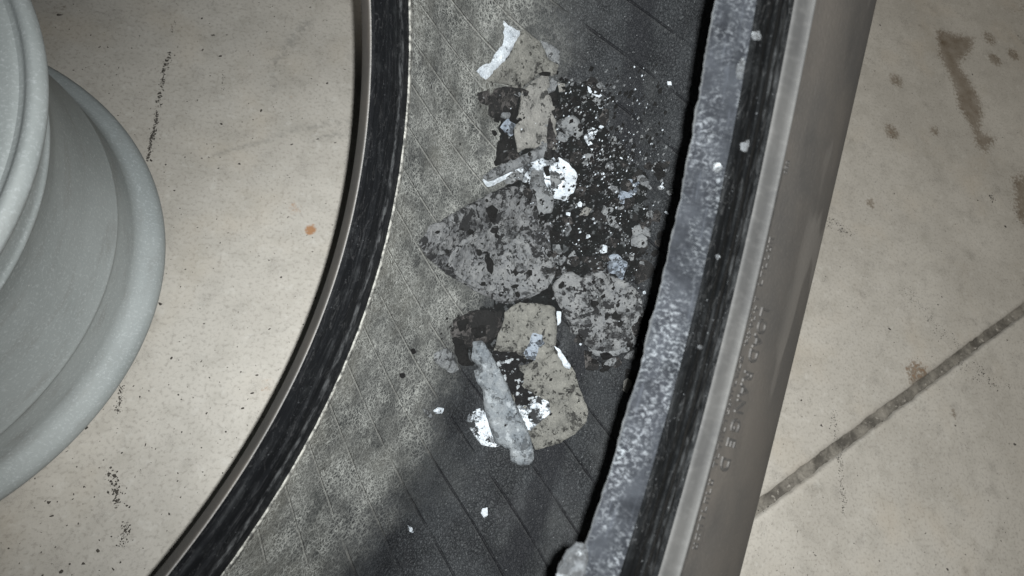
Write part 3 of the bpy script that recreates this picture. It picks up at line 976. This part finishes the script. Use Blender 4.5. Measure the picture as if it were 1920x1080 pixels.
c7 = lambda p: cz(p, 860, 20, 2.842)
c5 = lambda p: cz(p, 750, 330, 2.918)
c6 = lambda p: cz(p, 780, 560, 3.176)
cA = lambda p: cz(p, 1030, 100, 3.6)
cB = lambda p: cz(p, 1030, 380, 3.178)
FL = [
 # name, outline, material, lift, thickness, label, extra
 ('debris_flake', c5([(100, 370), (150, 280), (260, 220), (400, 140), (560, 60), (690, 60), (740, 120), (760, 230), (830, 250), (840, 400), (850, 530), (820, 600), (740, 660), (560, 700), (430, 640), (350, 590), (250, 540), (200, 490), (150, 450)]),
  'mottled', 0, .0020, 'broad mottled grey crust slab lying under another mottled slab', dict(wav=.0014)),
 ('debris_flake', c5([(200, 440), (240, 370), (350, 300), (480, 270), (640, 310), (720, 360), (800, 400), (850, 480), (850, 540), (800, 620), (640, 670), (520, 640), (440, 620), (360, 600), (260, 540), (210, 490)]),
  'mottled_pale', .0030, .0026, 'rounded mottled grey crust slab lying on top of the broad one', dict(wav=.0016, curl=.003)),
 ('debris_flake', c5([(830, 600), (880, 550), (940, 520), (1000, 560), (1040, 530), (1110, 520), (1200, 560), (1270, 590), (1330, 650), (1350, 760), (1330, 860), (1290, 910), (1200, 960), (1130, 970), (1060, 950), (1030, 930), (1000, 880), (940, 860), (910, 770), (860, 690)]),
  'mottled_pale', .0016, .0028, 'roundish mottled grey crust slab close to the chalky bead seat', dict(wav=.0022, curl=.002)),
 ('debris_flake', c5([(1030, 930), (1100, 900), (1200, 910), (1290, 870), (1325, 890), (1250, 960), (1130, 998), (1050, 975)]),
  'grey', 0, .0014, 'smooth grey lip of crust poking out under the roundish mottled slab', {}),
 ('debris_flake', c5([(270, 860), (290, 780), (400, 730), (560, 730), (560, 830), (500, 900), (400, 960), (330, 920)]),
  'brown', 0, .0022, 'dark brown crumbly crust beside the tan plate', dict(wav=.0016)),
 ('debris_flake', c6([(470, 350), (640, 400), (830, 300), (940, 420), (980, 540), (1030, 660), (1020, 740), (960, 800), (860, 860), (720, 905), (690, 850), (640, 760), (560, 560)]),
  'tan', .0008, .0020, 'large tan crust plate partly under the long pale slab', dict(wav=.0016)),
 ('debris_flake', c5([(560, 740), (640, 690), (770, 700), (850, 720), (862, 800), (860, 900), (840, 980), (780, 1020), (690, 1000), (600, 990), (500, 960), (520, 860), (550, 800)]),
  'tan', .0032, .0018, 'square tan crust plate with a bluish white spot', dict(wav=.0012)),
 ('debris_flake', c5([(640, 690), (760, 700), (775, 750), (725, 800), (640, 785), (625, 740)]),
  'tan', .0056, .0012, 'small tan flap folded over the square tan plate', {}),
 ('debris_flake', c5([(720, 860), (780, 870), (795, 920), (760, 940), (740, 1010), (690, 1000), (670, 970), (700, 920)]),
  'blue', .0056, .0006, 'thin bluish white flake on the square tan plate', dict(amp=3.5)),
 ('debris_flake', c5([(850, 930), (880, 950), (945, 1040), (940, 1060), (910, 1050), (880, 1000)]),
  'white', .0045, .0014, 'narrow bright white shard beside the square tan plate', {}),
 ('debris_flake', c5([(860, 740), (885, 745), (887, 800), (865, 820)]),
  'white', .0040, .0010, 'tiny white ribbed shard at the edge of the square tan plate', dict(step=3, amp=2)),
 ('debris_flake', c6([(300, 740), (310, 690), (380, 650), (440, 700), (500, 850), (500, 872), (460, 885), (390, 870), (340, 810)]),
  'spotted', .0004, .0014, 'white chalk flake with black spots showing on one side of the long pale slab', {}),
 ('debris_flake', c6([(600, 640), (640, 610), (730, 580), (800, 620), (812, 680), (740, 740), (690, 790), (650, 770)]),
  'spotted', .0036, .0008, 'white chalk flake with black spots on the large tan plate', {}),
 ('debris_flake', c6([(305, 245), (360, 240), (400, 290), (440, 350), (480, 410), (520, 480), (560, 560), (600, 640), (650, 730), (690, 830), (715, 950), (690, 990), (620, 995), (570, 965), (560, 900), (470, 860), (420, 740), (390, 640), (380, 540), (330, 480), (315, 420), (345, 400), (300, 350)]),
  'stone', .0046, .0048, 'long pale grey slab like a stick lying across the debris', dict(edge=5, wav=.0016, amp=1.5, grid=5)),
 ('debris_flake', c6([(100, 330), (170, 290), (215, 320), (250, 420), (210, 445), (150, 410), (100, 370)]),
  'grey', .0002, .0018, 'small bluish grey flake beside the brown crust', {}),
 ('debris_flake', c7([(330, 100), (425, 165), (475, 260), (530, 290), (515, 345), (430, 335), (380, 375), (310, 425), (270, 400), (150, 380), (130, 360), (215, 280), (270, 220)]),
  'tan', 0, .0018, 'tan triangular crust plate with a white strip along its edge', dict(wav=.0012)),
 ('debris_flake', c7([(225, 50), (250, 80), (320, 110), (270, 215), (210, 285), (125, 372), (75, 325), (95, 300), (150, 280), (190, 215), (228, 170)]),
  'white', .0014, .0010, 'ragged white strip along the tan triangular plate', dict(amp=3.2)),
 ('debris_flake', c7([(430, 160), (500, 185), (540, 220), (535, 285), (475, 265)]),
  'grey', 0, .0012, 'dark bluish flake tucked beside the tan triangular plate', {}),
 ('debris_flake', c7([(470, 350), (475, 440), (505, 500), (512, 600), (517, 740), (490, 745), (450, 745), (340, 730), (300, 757), (275, 650), (305, 500), (320, 430), (380, 375), (430, 345)]),
  'greytan', .0022, .0020, 'long upright grey tan crust plate with dark specks', dict(wav=.0012)),
 ('debris_flake', c7([(210, 620), (250, 570), (300, 600), (290, 690), (240, 650)]),
  'blue', .0008, .0008, 'small bluish sliver beside the long upright plate', {}),
 ('debris_flake', c7([(190, 420), (260, 400), (320, 430), (300, 520), (240, 590), (180, 560), (160, 500)]),
  'brown', 0, .0018, 'black brown crumbly clump beside the long upright plate', dict(amp=4)),
 ('debris_flake', c7([(240, 640), (275, 690), (310, 760), (250, 800), (190, 830), (200, 720)]),
  'black', 0, .0016, 'black crust clump above the narrow grey strip', dict(amp=4)),
 ('debris_flake', c7([(455, 700), (462, 770), (300, 835), (200, 880), (125, 910), (92, 880), (150, 840), (330, 762)]),
  'grey', .0040, .0020, 'narrow grey strip with a white lower edge', dict(amp=1.6)),
 ('debris_flake', c7([(300, 832), (308, 862), (200, 908), (125, 940), (100, 895), (150, 892), (250, 850)]),
  'white', .0030, .0018, 'white chalk edge under the narrow grey strip', dict(amp=1.6)),
 ('debris_flake', c7([(330, 810), (440, 778), (470, 800), (520, 780), (590, 820), (635, 880), (615, 970), (560, 1015), (490, 995), (460, 940), (390, 925), (350, 920), (298, 885)]),
  'spotted', .0012, .0018, 'bright white chalk patch broken by black dirt', dict(amp=4, wav=.0014)),
 ('debris_flake', c7([(525, 780), (590, 820), (636, 880), (615, 960), (580, 940), (560, 870), (530, 830)]),
  'white', .0030, .0012, 'bright white chalk flake at the rim of the spotted white patch', dict(amp=3)),
 ('debris_flake', c7([(500, 960), (575, 915), (590, 960), (570, 1015), (500, 1000)]),
  'white', .0032, .0014, 'bright white chalk lump under the spotted white patch', dict(amp=2.5)),
 ('debris_flake', c7([(365, 850), (430, 850), (445, 920), (500, 990), (495, 1075), (420, 1095), (395, 985), (355, 950)]),
  'grey', .0042, .0018, 'grey crust tongue lying over the white chalk patch', dict(wav=.0012)),
 ('debris_flake', c7([(480, 850), (535, 870), (545, 920), (490, 960), (478, 900)]),
  'grey', .0042, .0010, 'small speckled grey chip on the white chalk patch', {}),
 ('debris_flake', c7([(462, 575), (475, 570), (490, 640), (520, 700), (515, 745), (495, 720), (480, 800), (455, 780), (460, 700), (450, 660)]),
  'brown', .0050, .0014, 'dark ragged crust splinter across the long upright plate', dict(amp=2.5)),
 ('debris_flake', c5([(1140, 440), (1200, 430), (1255, 480), (1240, 540), (1220, 590), (1190, 540), (1150, 530)]),
  'blue', .0030, .0012, 'bluish white flake above the roundish mottled slab', {}),
 ('debris_flake', c5([(1190, 120), (1200, 50), (1250, 20), (1340, 20), (1290, 110), (1280, 140), (1240, 160), (1190, 150)]),
  'blue', .0008, .0014, 'pale bluish crust flake on the dark liner', dict(wav=.0014)),
 ('debris_flake', c5([(1165, 160), (1240, 150), (1290, 130), (1270, 175), (1220, 188), (1180, 185)]),
  'grey', .0004, .0012, 'grey lip under the pale bluish flake', {}),
 ('debris_flake', cA([(40, 460), (150, 415), (200, 450), (230, 520), (200, 590), (110, 550), (60, 490)]),
  'grey', .0014, .0020, 'plain grey kite shaped flake near the small crumbs', {}),
 ('debris_flake', cA([(255, 220), (360, 285), (340, 300), (290, 290), (260, 255)]),
  'white', .0012, .0012, 'slim white splinter pointing along a slanting liner groove', dict(step=4, amp=1.5)),
 ('debris_flake', cA([(240, 550), (290, 500), (330, 520), (310, 570), (270, 590), (310, 630), (290, 660), (245, 600)]),
  'spotted', .0014, .0014, 'crooked white chalk chip among black crumbs', dict(step=4, amp=2)),
 ('debris_flake', cA([(225, 670), (300, 680), (300, 730), (250, 722)]),
  'grey', .0018, .0010, 'small greenish grey chip beside the crooked white chip', dict(step=4, amp=1.5)),
 ('debris_flake', cA([(50, 195), (100, 205), (100, 260), (60, 265)]),
  'greytan', .0014, .0010, 'small tan chip right of the long upright plate', dict(step=4, amp=1.5)),
 ('debris_flake', cA([(650, 770), (720, 740), (820, 730), (800, 770), (700, 785)]),
  'brown', 0, .0010, 'low brown grey chip on the dark liner by the bead shadow', {}),
 ('debris_flake', cA([(795, 930), (840, 915), (845, 950), (810, 962)]),
  'grey', 0, .0012, 'small grey chip beside the black bead shadow', dict(step=4, amp=1.5)),
 ('debris_flake', cB([(175, 80), (220, 20), (255, 40), (230, 80)]),
  'greytan', .0012, .0012, 'small tan wedge between the white patch and the mottled slab', dict(step=4, amp=1.5)),
 ('debris_flake', cB([(310, 60), (330, 15), (360, 60), (345, 130), (320, 100)]),
  'grey', .0010, .0012, 'small grey diamond chip below the pale bluish flake', dict(step=4, amp=1.5)),
 ('debris_flake', cB([(520, 410), (550, 335), (610, 360), (635, 400), (600, 450), (530, 490), (515, 460)]),
  'brown', .0004, .0014, 'brown grey chip between the mottled slab and the bead', {}),
 ('debris_flake', cB([(445, 920), (525, 860), (532, 900), (510, 935), (460, 935)]),
  'grey', .0004, .0014, 'small pale chip at the lower corner of the roundish slab', dict(step=4, amp=1.5)),
 ('debris_flake', cB([(210, 880), (300, 960), (290, 1000), (220, 1000)]),
  'brown', .0002, .0012, 'dark grey chip below the roundish mottled slab', {}),
 ('debris_flake', cB([(325, 250), (350, 260), (352, 300), (310, 305)]),
  'white', .0018, .0022, 'small white nugget above the bluish white flake', dict(step=3, amp=1, edge=4)),
 ('debris_flake', cB([(190, 320), (300, 330), (350, 390), (260, 375), (190, 350)]),
  'brown', .0012, .0012, 'brown grey sliver beside the bluish white flake', {}),
 ('debris_flake', cB([(15, 250), (60, 250), (75, 310), (20, 300)]),
  'grey', .0040, .0012, 'small square grey chip at the edge of the mottled slab', dict(step=4, amp=1.5)),
 ('debris_flake', [(905, 953), (914, 951), (915, 966), (908, 971), (902, 962)],
  'white', 0, .0014, 'lone cream white chip on the dark liner below the long slab', dict(step=3, amp=1, edge=3)),
 ('debris_flake', [(764, 984), (772, 988), (774, 998), (767, 996)],
  'white', 0, .0012, 'lone tiny white chip in a slanting liner groove', dict(step=3, amp=1, edge=3)),
 ('debris_flake', c6([(100, 668), (130, 645), (160, 650), (152, 680), (112, 682)]),
  'white', 0, .0016, 'small white nugget beside a slanting groove left of the long slab', dict(step=3, amp=1, edge=4)),
 ('debris_flake', c6([(38, 655), (70, 660), (98, 705), (90, 715), (52, 688)]),
  'grey', 0, .0014, 'small grey sliver next to the white nugget by the groove', dict(step=3, amp=1, edge=4)),
 ('debris_flake', [(1170, 715), (1182, 705), (1186, 720), (1176, 738), (1168, 732)],
  'greytan', 0, .0012, 'small tan chip against the bead shadow below the roundish slab', dict(step=3, amp=1, edge=4)),
 ('dirt_clod', c5([(440, 175), (480, 155), (515, 180), (505, 225), (480, 245), (455, 215)]), 'black', .0030, .0016, 'oval black dirt clod on the broad mottled slab', {}),
 ('dirt_clod', c5([(410, 420), (440, 410), (470, 480), (460, 530), (430, 510)]), 'black', .0072, .0010, 'long black dirt smear on the rounded mottled slab', dict(amp=3)),
 ('dirt_clod', c5([(1175, 770), (1200, 745), (1232, 765), (1225, 800), (1190, 790)]), 'black', .0062, .0010, 'black dirt spot on the roundish mottled slab', dict(amp=3)),
 ('dirt_clod', c5([(285, 790), (340, 770), (352, 830), (300, 845)]), 'black', .0034, .0010, 'small black clod on the dark brown crust', dict(amp=3)),
 ('dirt_clod', c5([(365, 830), (440, 805), (450, 870), (390, 885)]), 'black', .0034, .0010, 'larger black clod on the dark brown crust beside the tan plate', dict(amp=3)),
 ('dirt_clod', c6([(205, 225), (300, 240), (300, 350), (335, 400), (260, 395), (225, 330)]), 'black', .0008, .0018, 'black dirt clod beside the upper end of the long pale slab', dict(amp=4)),
 ('dirt_clod', c6([(430, 310), (560, 300), (660, 335), (600, 400), (640, 440), (640, 540), (700, 560), (720, 600), (640, 640), (600, 640), (520, 480), (460, 390)]), 'flecked', .0042, .0010, 'black dirt layer on the large tan plate beside the long pale slab', dict(amp=6)),
 ('dirt_clod', c7([(410, 335), (440, 325), (480, 330), (478, 350), (430, 350)]), 'black', .0022, .0012, 'small black clod where the tan triangle meets the long upright plate', dict(amp=2)),
 ('dirt_clod', c7([(465, 445), (500, 425), (525, 450), (515, 480), (480, 482)]), 'black', .0030, .0016, 'round black clod beside the long upright plate', dict(amp=2)),
 ('dirt_clod', c7([(440, 830), (475, 825), (478, 880), (455, 885)]), 'black', .0034, .0010, 'black clod in the bright white chalk patch', dict(amp=2)),
 ('debris_flake', [(748, 700), (757, 699), (758, 706), (751, 709)], 'black', 0, .0012, 'lone black crumb on the pale cracked liner', dict(step=3, amp=.8, edge=3)),
 ('debris_flake', [(769, 655), (776, 653), (779, 660), (773, 664)], 'black', 0, .0012, 'lone tiny black crumb on the pale liner near the bluish grey flake', dict(step=3, amp=.8, edge=3)),
 ('debris_flake', [(1252, 153), (1259, 153), (1260, 160), (1253, 160)], 'white', 0, .0018, 'lone round white crumb on the dark liner by the bead', dict(step=3, amp=.5, edge=3)),
]
bed = drape('dirt_bed', [(940, 200), (1000, 165), (1040, 150), (1110, 160), (1130, 200), (1140, 260), (1180, 300), (1215, 330), (1210, 390), (1225, 430), (1205, 480), (1190, 520), (1100, 540), (1040, 600),
                         (1045, 660), (1085, 690), (1050, 700), (1000, 680), (900, 690), (860, 670), (860, 625), (900, 580), (990, 530), (990, 420), (950, 370), (960, 320), (935, 260)],
            M['soil'], 0.0, .0009, wav=.0012, amp=14, step=4, grid=6)
tag(bed, 'thin bed of black and brown dirt under the flaky debris', 'dirt', None, 'stuff')
for nmx, poly, mt, lift, th_, lab, kw in FL:
    tag(drape(nmx, poly, M[mt], lift, th_, **kw), lab, 'dirt clod' if nmx == 'dirt_clod' else 'debris flake')

# black crumbs of dirt lying on the mottled slabs and small fragments in between
top = BVHTree.FromPolygons(bvh_v, bvh_f)
PILE = [(905, 175), (1000, 160), (1120, 150), (1150, 230), (1180, 300), (1260, 300), (1255, 380), (1235, 470), (1215, 640), (1175, 720), (1100, 690), (1060, 560), (1000, 400), (940, 330), (915, 240)]


def in_pile(u, v):
    return poly_dist(np.array([u]), np.array([v]), PILE)[0] < 0


groups = {'grey': ('small flat grey fragment in the crumbled debris', 'grey fragments in the debris'),
          'brown': ('small dark brown fragment in the crumbled debris', 'brown fragments in the debris'),
          'black': ('small black dirt clod in the crumbled debris', 'black clods in the debris'),
          'white': ('tiny white chalk chip in the crumbled debris', 'white chips in the debris')}
cnt = 0
while cnt < 165:
    u, v = random.uniform(890, 1265), random.uniform(150, 740)
    if not in_pile(u, v):
        continue
    ha, hb = linerbvh.ray_cast(CAM, ray(u, v)), top.ray_cast(CAM, ray(u, v))
    if ha[0] is None or (ha[0] - hb[0]).length > .0030:
        continue
    mt = random.choices(['grey', 'brown', 'black', 'white'], [34, 44, 34, 12])[0]
    s = random.uniform(5, 17) if mt != 'white' else random.uniform(3.0, 6.5)
    k = random.randint(4, 6)
    a0 = random.uniform(0, 6.28)
    el = random.uniform(.5, 1)
    ro = random.uniform(0, 3.14)
    poly = []
    for i in range(k):
        t = a0 + 6.283 * i / k
        q = s * random.uniform(.7, 1.25)
        x, y = q * math.cos(t), q * math.sin(t) * el
        poly.append((u + x * math.cos(ro) - y * math.sin(ro), v + x * math.sin(ro) + y * math.cos(ro)))
    o = drape('debris_fragment', poly, M[mt], 0.0, random.uniform(.0006, .0014), edge=2, wav=.0003, step=6, amp=1.6, grid=5, use=top)
    tag(o, groups[mt][0], 'debris fragment', groups[mt][1])
    cnt += 1


# thin flakes and clods scattered on the big slabs
SL = [('thin grey flake lying on the mottled slabs', 'thin flakes on the slabs', 'mottled_pale'), ('small black clod stuck on the mottled slabs', 'black clods on the slabs', 'black')]
slab_polys = [jag(FL[i][1], 30, 0) for i in (0, 2)]
cnt = 0
while cnt < 62:
    u, v = random.uniform(800, 1230), random.uniform(340, 680)
    if all(poly_dist(np.array([u]), np.array([v]), p_)[0] > -8 for p_ in slab_polys):
        continue
    q_ = SL[0] if cnt % 3 == 0 else SL[1]
    s = random.uniform(6, 15) if q_ is SL[0] else 2.5 + 7 * random.random() ** 2
    el, ro, k = random.uniform(.45, 1), random.uniform(0, 3.14), random.randint(5, 7)
    poly = []
    for i in range(k):
        t = 6.283 * i / k
        q = s * random.uniform(.6, 1.3)
        x, y = q * math.cos(t), q * math.sin(t) * el
        poly.append((u + x * math.cos(ro) - y * math.sin(ro), v + x * math.sin(ro) + y * math.cos(ro)))
    o = drape('debris_fragment', poly, M[q_[2]], 0.0, random.uniform(.0005, .0011), edge=2, wav=.0004, step=3, amp=2.6, grid=4, use=top)
    tag(o, q_[0], 'debris fragment', q_[1])
    cnt += 1


def crumbs(name, count, sampler, smin, smax, material, tree, label, cat, power=2.2, onto=None):
    vs, fs = [], []
    shape = [(1, 0, 0), (0, 1, 0), (-1, 0, 0), (0, -1, 0), (0, 0, 1), (0, 0, -1)]
    tri = [(0, 1, 4), (1, 2, 4), (2, 3, 4), (3, 0, 4), (1, 0, 5), (2, 1, 5), (3, 2, 5), (0, 3, 5)]
    made = 0
    while made < count:
        u, v = sampler()
        h = tree.ray_cast(CAM, ray(u, v))
        if h[0] is None:
            made += 1
            continue
        p, nv = h[0], h[1]
        if nv.dot(ray(u, v)) > 0:
            nv = -nv
        hl = linerbvh.ray_cast(CAM, ray(u, v))
        if hl[0] is not None and (hl[0] - p).length > .0032 and random.random() < .72:
            made += 1
            continue
        s = smin + (smax - smin) * random.random() ** power
        t1 = nv.orthogonal().normalized()
        t2 = nv.cross(t1)
        an = random.uniform(0, 6.28)
        q = len(vs)
        for x, y, z in shape:
            j = random.uniform(.55, 1.25)
            xx, yy = (x * math.cos(an) - y * math.sin(an)) * j * s, (x * math.sin(an) + y * math.cos(an)) * j * s * .7
            vs.append(p + t1 * xx + t2 * yy + nv * (z * s * .4 * j + s * .18))
        fs.extend(tuple(q + i for i in f) for f in tri)
        made += 1
    o = obj(name, vs, fs, material, None, (0, 0, 0), False)
    tag(o, label, cat, None, 'stuff')
    return o


def pile_pt():
    while True:
        u, v = random.gauss(1110, 75), random.gauss(330, 110)
        clump = noise.noise((u * .02, v * .02, 3)) + .6 * noise.noise((u * .06, v * .06, 7))
        if u < 1275 - (v - 100) * .12 and v > 120 and clump > random.uniform(-.6, .5):
            return u, v


def slab_pt():
    while True:
        c = random.choice(((930, 470, 90, 60), (1130, 580, 70, 65), (1000, 690, 80, 60), (860, 610, 40, 30), (1010, 330, 55, 60), (1000, 760, 60, 40), (960, 190, 45, 40)))
        u, v = random.gauss(c[0], c[2] * .6), random.gauss(c[1], c[3] * .6)
        return u, v


def wide_pt():
    while True:
        u, v = random.gauss(1120, 170), random.uniform(0, 1080)
        if u < 1318 - v * .2 and u > 800 - .0 * v:
            return u, v


top = BVHTree.FromPolygons(bvh_v, bvh_f)
crumbs('black_crumbs', 1300, pile_pt, .0002, .0021, M['black'], top, 'fine black dirt crumbs strewn through the debris', 'crumbs')
crumbs('black_grit', 420, slab_pt, .0002, .0014, M['black'], top, 'black grit sprinkled over the crust slabs', 'grit')
crumbs('white_crumbs', 650, pile_pt, .00012, .0010, M['white'], top, 'fine white chalk crumbs strewn through the debris', 'crumbs', 3.0)
crumbs('grey_crumbs', 1100, pile_pt, .0002, .0014, M['grey'], top, 'fine grey crumbs strewn through the debris', 'crumbs')
crumbs('pale_dust_grains', 1100, wide_pt, .0001, .0006, M['grey'], top, 'pale dust grains scattered over the dark liner', 'grit', 3.0)

# chips stuck to the bead on the right
beadtree = BVHTree.FromPolygons([tuple(seatR.matrix_basis @ v.co + base) for v in seatR.data.vertices], [tuple(p.vertices) for p in seatR.data.polygons])
fl_ob = [o for o in bpy.data.objects if o.name.startswith('bead_flange')][-1]
flv = [tuple(v.co + base) for v in fl_ob.data.vertices]
flt = BVHTree.FromPolygons(flv, [tuple(p.vertices) for p in fl_ob.data.polygons])
for poly, tree, mt, th_, lab in (
    ([(1410, 60), (1420, 58), (1424, 66), (1421, 76), (1412, 75), (1408, 68)], flt, 'near', .0008, 'white flake stuck on the black bead flange near a pale scratch'),
    ([(1380, 125), (1393, 105), (1395, 125), (1389, 150), (1381, 148)], beadtree, 'near', .0008, 'pale torn flake at the edge of the chalky bead seat'),
    ([(1338, 305), (1350, 305), (1353, 316), (1345, 325), (1336, 320)], beadtree, 'near', .0008, 'round pale flake stuck on the chalky bead seat'),
    ([(1388, 268), (1402, 262), (1406, 272), (1398, 285), (1388, 282)], flt, 'near', .0007, 'pale smudge of chalk on the black bead flange'),
    ([(1341, 478), (1348, 477), (1347, 488), (1342, 487)], flt, 'near', .0006, 'tiny white fleck on the black bead flange beside the rim band'),
    ([(1308, 645), (1316, 644), (1315, 656), (1308, 657)], flt, 'near', .0006, 'tiny white fleck low on the black bead flange'),
    ([(1040, 1085), (1045, 1060), (1062, 1030), (1080, 1015), (1098, 1018), (1102, 1045), (1090, 1085)], beadtree, 'near', .0026, 'crumbly pale chunk clinging to the bead toe'),
):
    big = th_ > .002
    if len(poly) == 4:
        cx, cy = sum(p[0] for p in poly) / 4, sum(p[1] for p in poly) / 4
        poly = [(cx + random.uniform(2.2, 5.5) * math.cos(k * .785), cy + random.uniform(2.5, 6.5) * math.sin(k * .785)) for k in range(8)]
    hp = tree.ray_cast(CAM, ray(1108, 1030))
    tag(drape('bead_chip', poly, M[mt], 0.0, th_, use=tree, step=3, amp=3.0 if big else 2.6, edge=9 if big else 5, grid=4, wav=.0018 if big else .0003,
              plane=(hp[0], (hp[1] * (-1 if hp[1].dot(FWD) > 0 else 1) - FWD * .6).normalized()) if big else None), lab, 'chip')

# ------------------------------------------------------------------ grit on the floor
gv, gf = [], []


def fleck(p, s, el, an):
    q = len(gv)
    k = 6
    gv.append((p.x, p.y, s * .35))
    for i in range(k):
        t = 6.283 * i / k
        j = random.uniform(.5, 1.2)
        x, y = s * j * math.cos(t), s * j * math.sin(t) * el
        gv.append((p.x + x * math.cos(an) - y * math.sin(an), p.y + x * math.sin(an) + y * math.cos(an), .0001))
    for i in range(k):
        gf.append((q, q + 1 + i, q + 1 + (i + 1) % k))


def floor_line(pts, n, spread, smin, smax):
    for _ in range(n):
        i = random.randrange(len(pts) - 1)
        t = random.random()
        u = pts[i][0] + (pts[i + 1][0] - pts[i][0]) * t + random.gauss(0, spread)
        v = pts[i][1] + (pts[i + 1][1] - pts[i][1]) * t
        for _k in range(3):
            fleck(floor_at(u + random.gauss(0, spread * .5), v + random.gauss(0, 4)), smin * .5 + (smax - smin) * .75 * random.random() ** 2, random.uniform(.4, 1), random.uniform(0, 3.14))


floor_line([(326, 42), (322, 62)], 10, 2, .0004, .0010)
floor_line([(317, 100), (306, 148)], 34, 2.5, .0004, .0016)
floor_line([(306, 145), (298, 195)], 40, 2.2, .0004, .0015)
floor_line([(296, 208), (286, 260)], 60, 1.8, .0004, .0013)
floor_line([(286, 250), (277, 300)], 80, 1.4, .0004, .0012)
floor_line([(417, 138), (417, 165)], 12, 1.5, .0003, .0008)
floor_line([(228, 722), (221, 775)], 40, 3, .0004, .0011)
floor_line([(208, 880), (222, 950)], 46, 5, .0004, .0015)
floor_line([(238, 980), (229, 1025)], 36, 4, .0004, .0013)
floor_line([(1695, 540), (1725, 575)], 30, 5, .0004, .0010)
floor_line([(1730, 580), (1790, 650)], 40, 8, .0004, .0011)
floor_line([(1805, 680), (1870, 730)], 50, 14, .0004, .0014)
floor_line([(1560, 770), (1573, 840)], 40, 4, .0004, .0010)
floor_line([(1574, 850), (1582, 960)], 60, 3, .0004, .0010)
floor_line([(1553, 408), (1592, 440)], 60, 8, .0003, .0012)
floor_line([(1855, 365), (1865, 385)], 10, 2, .0006, .0018)
for u, v, s in ((1677, 363, 2.2), (1575, 500, 2.5), (1668, 617, 4), (1540, 798, 4), (1903, 833, 3.5), (1735, 1000, 2.5), (1776, 1067, 4), (1853, 939, 2.2), (378, 35, 3), (399, 66, 4), (540, 407, 3.5),
                (413, 455, 2.4), (327, 357, 3), (586, 472, 3), (486, 480, 2.4), (138, 132, 2.2), (112, 28, 5), (455, 765, 5), (445, 650, 2.2), (362, 746, 2), (317, 964, 3), (183, 1033, 5), (138, 926, 2.5), (243, 951, 3),
                (300, 570, 5), (212, 1067, 4), (500, 60, 2.2), (442, 96, 2.5), (347, 295, 2.4), (454, 229, 2.5), (596, 261, 3), (1440, 950, 3), (1650, 47, 2.5), (1640, 133, 2.5), (1855, 367, 4), (1885, 425, 4)):
    p = floor_at(u, v)
    fleck(p, s * .8 * (p - CAM).length / FPX, random.uniform(.3, .8), random.uniform(0, 3.14))
for _ in range(2400):
    u, v = random.uniform(-60, 1980), random.uniform(-60, 1140)
    p = floor_at(u, v)
    if p.length > 1.4:
        continue
    fleck(p, random.uniform(.0002, .0007) if random.random() < .9 else random.uniform(.0007, .0014), random.uniform(.25, 1), random.uniform(0, 3.14))
n = NB('floor_grit', 0.8, 0.3)
gm_ = n.out(n.mix(n.noise(n.coord(), 200, 3), (0.02, 0.018, 0.016), (0.07, 0.062, 0.052)))
tag(obj('floor_grit', gv, gf, gm_, None, (0, 0, 0), False), 'dark grit and chipped crack lines on the concrete', 'grit', None, 'stuff')
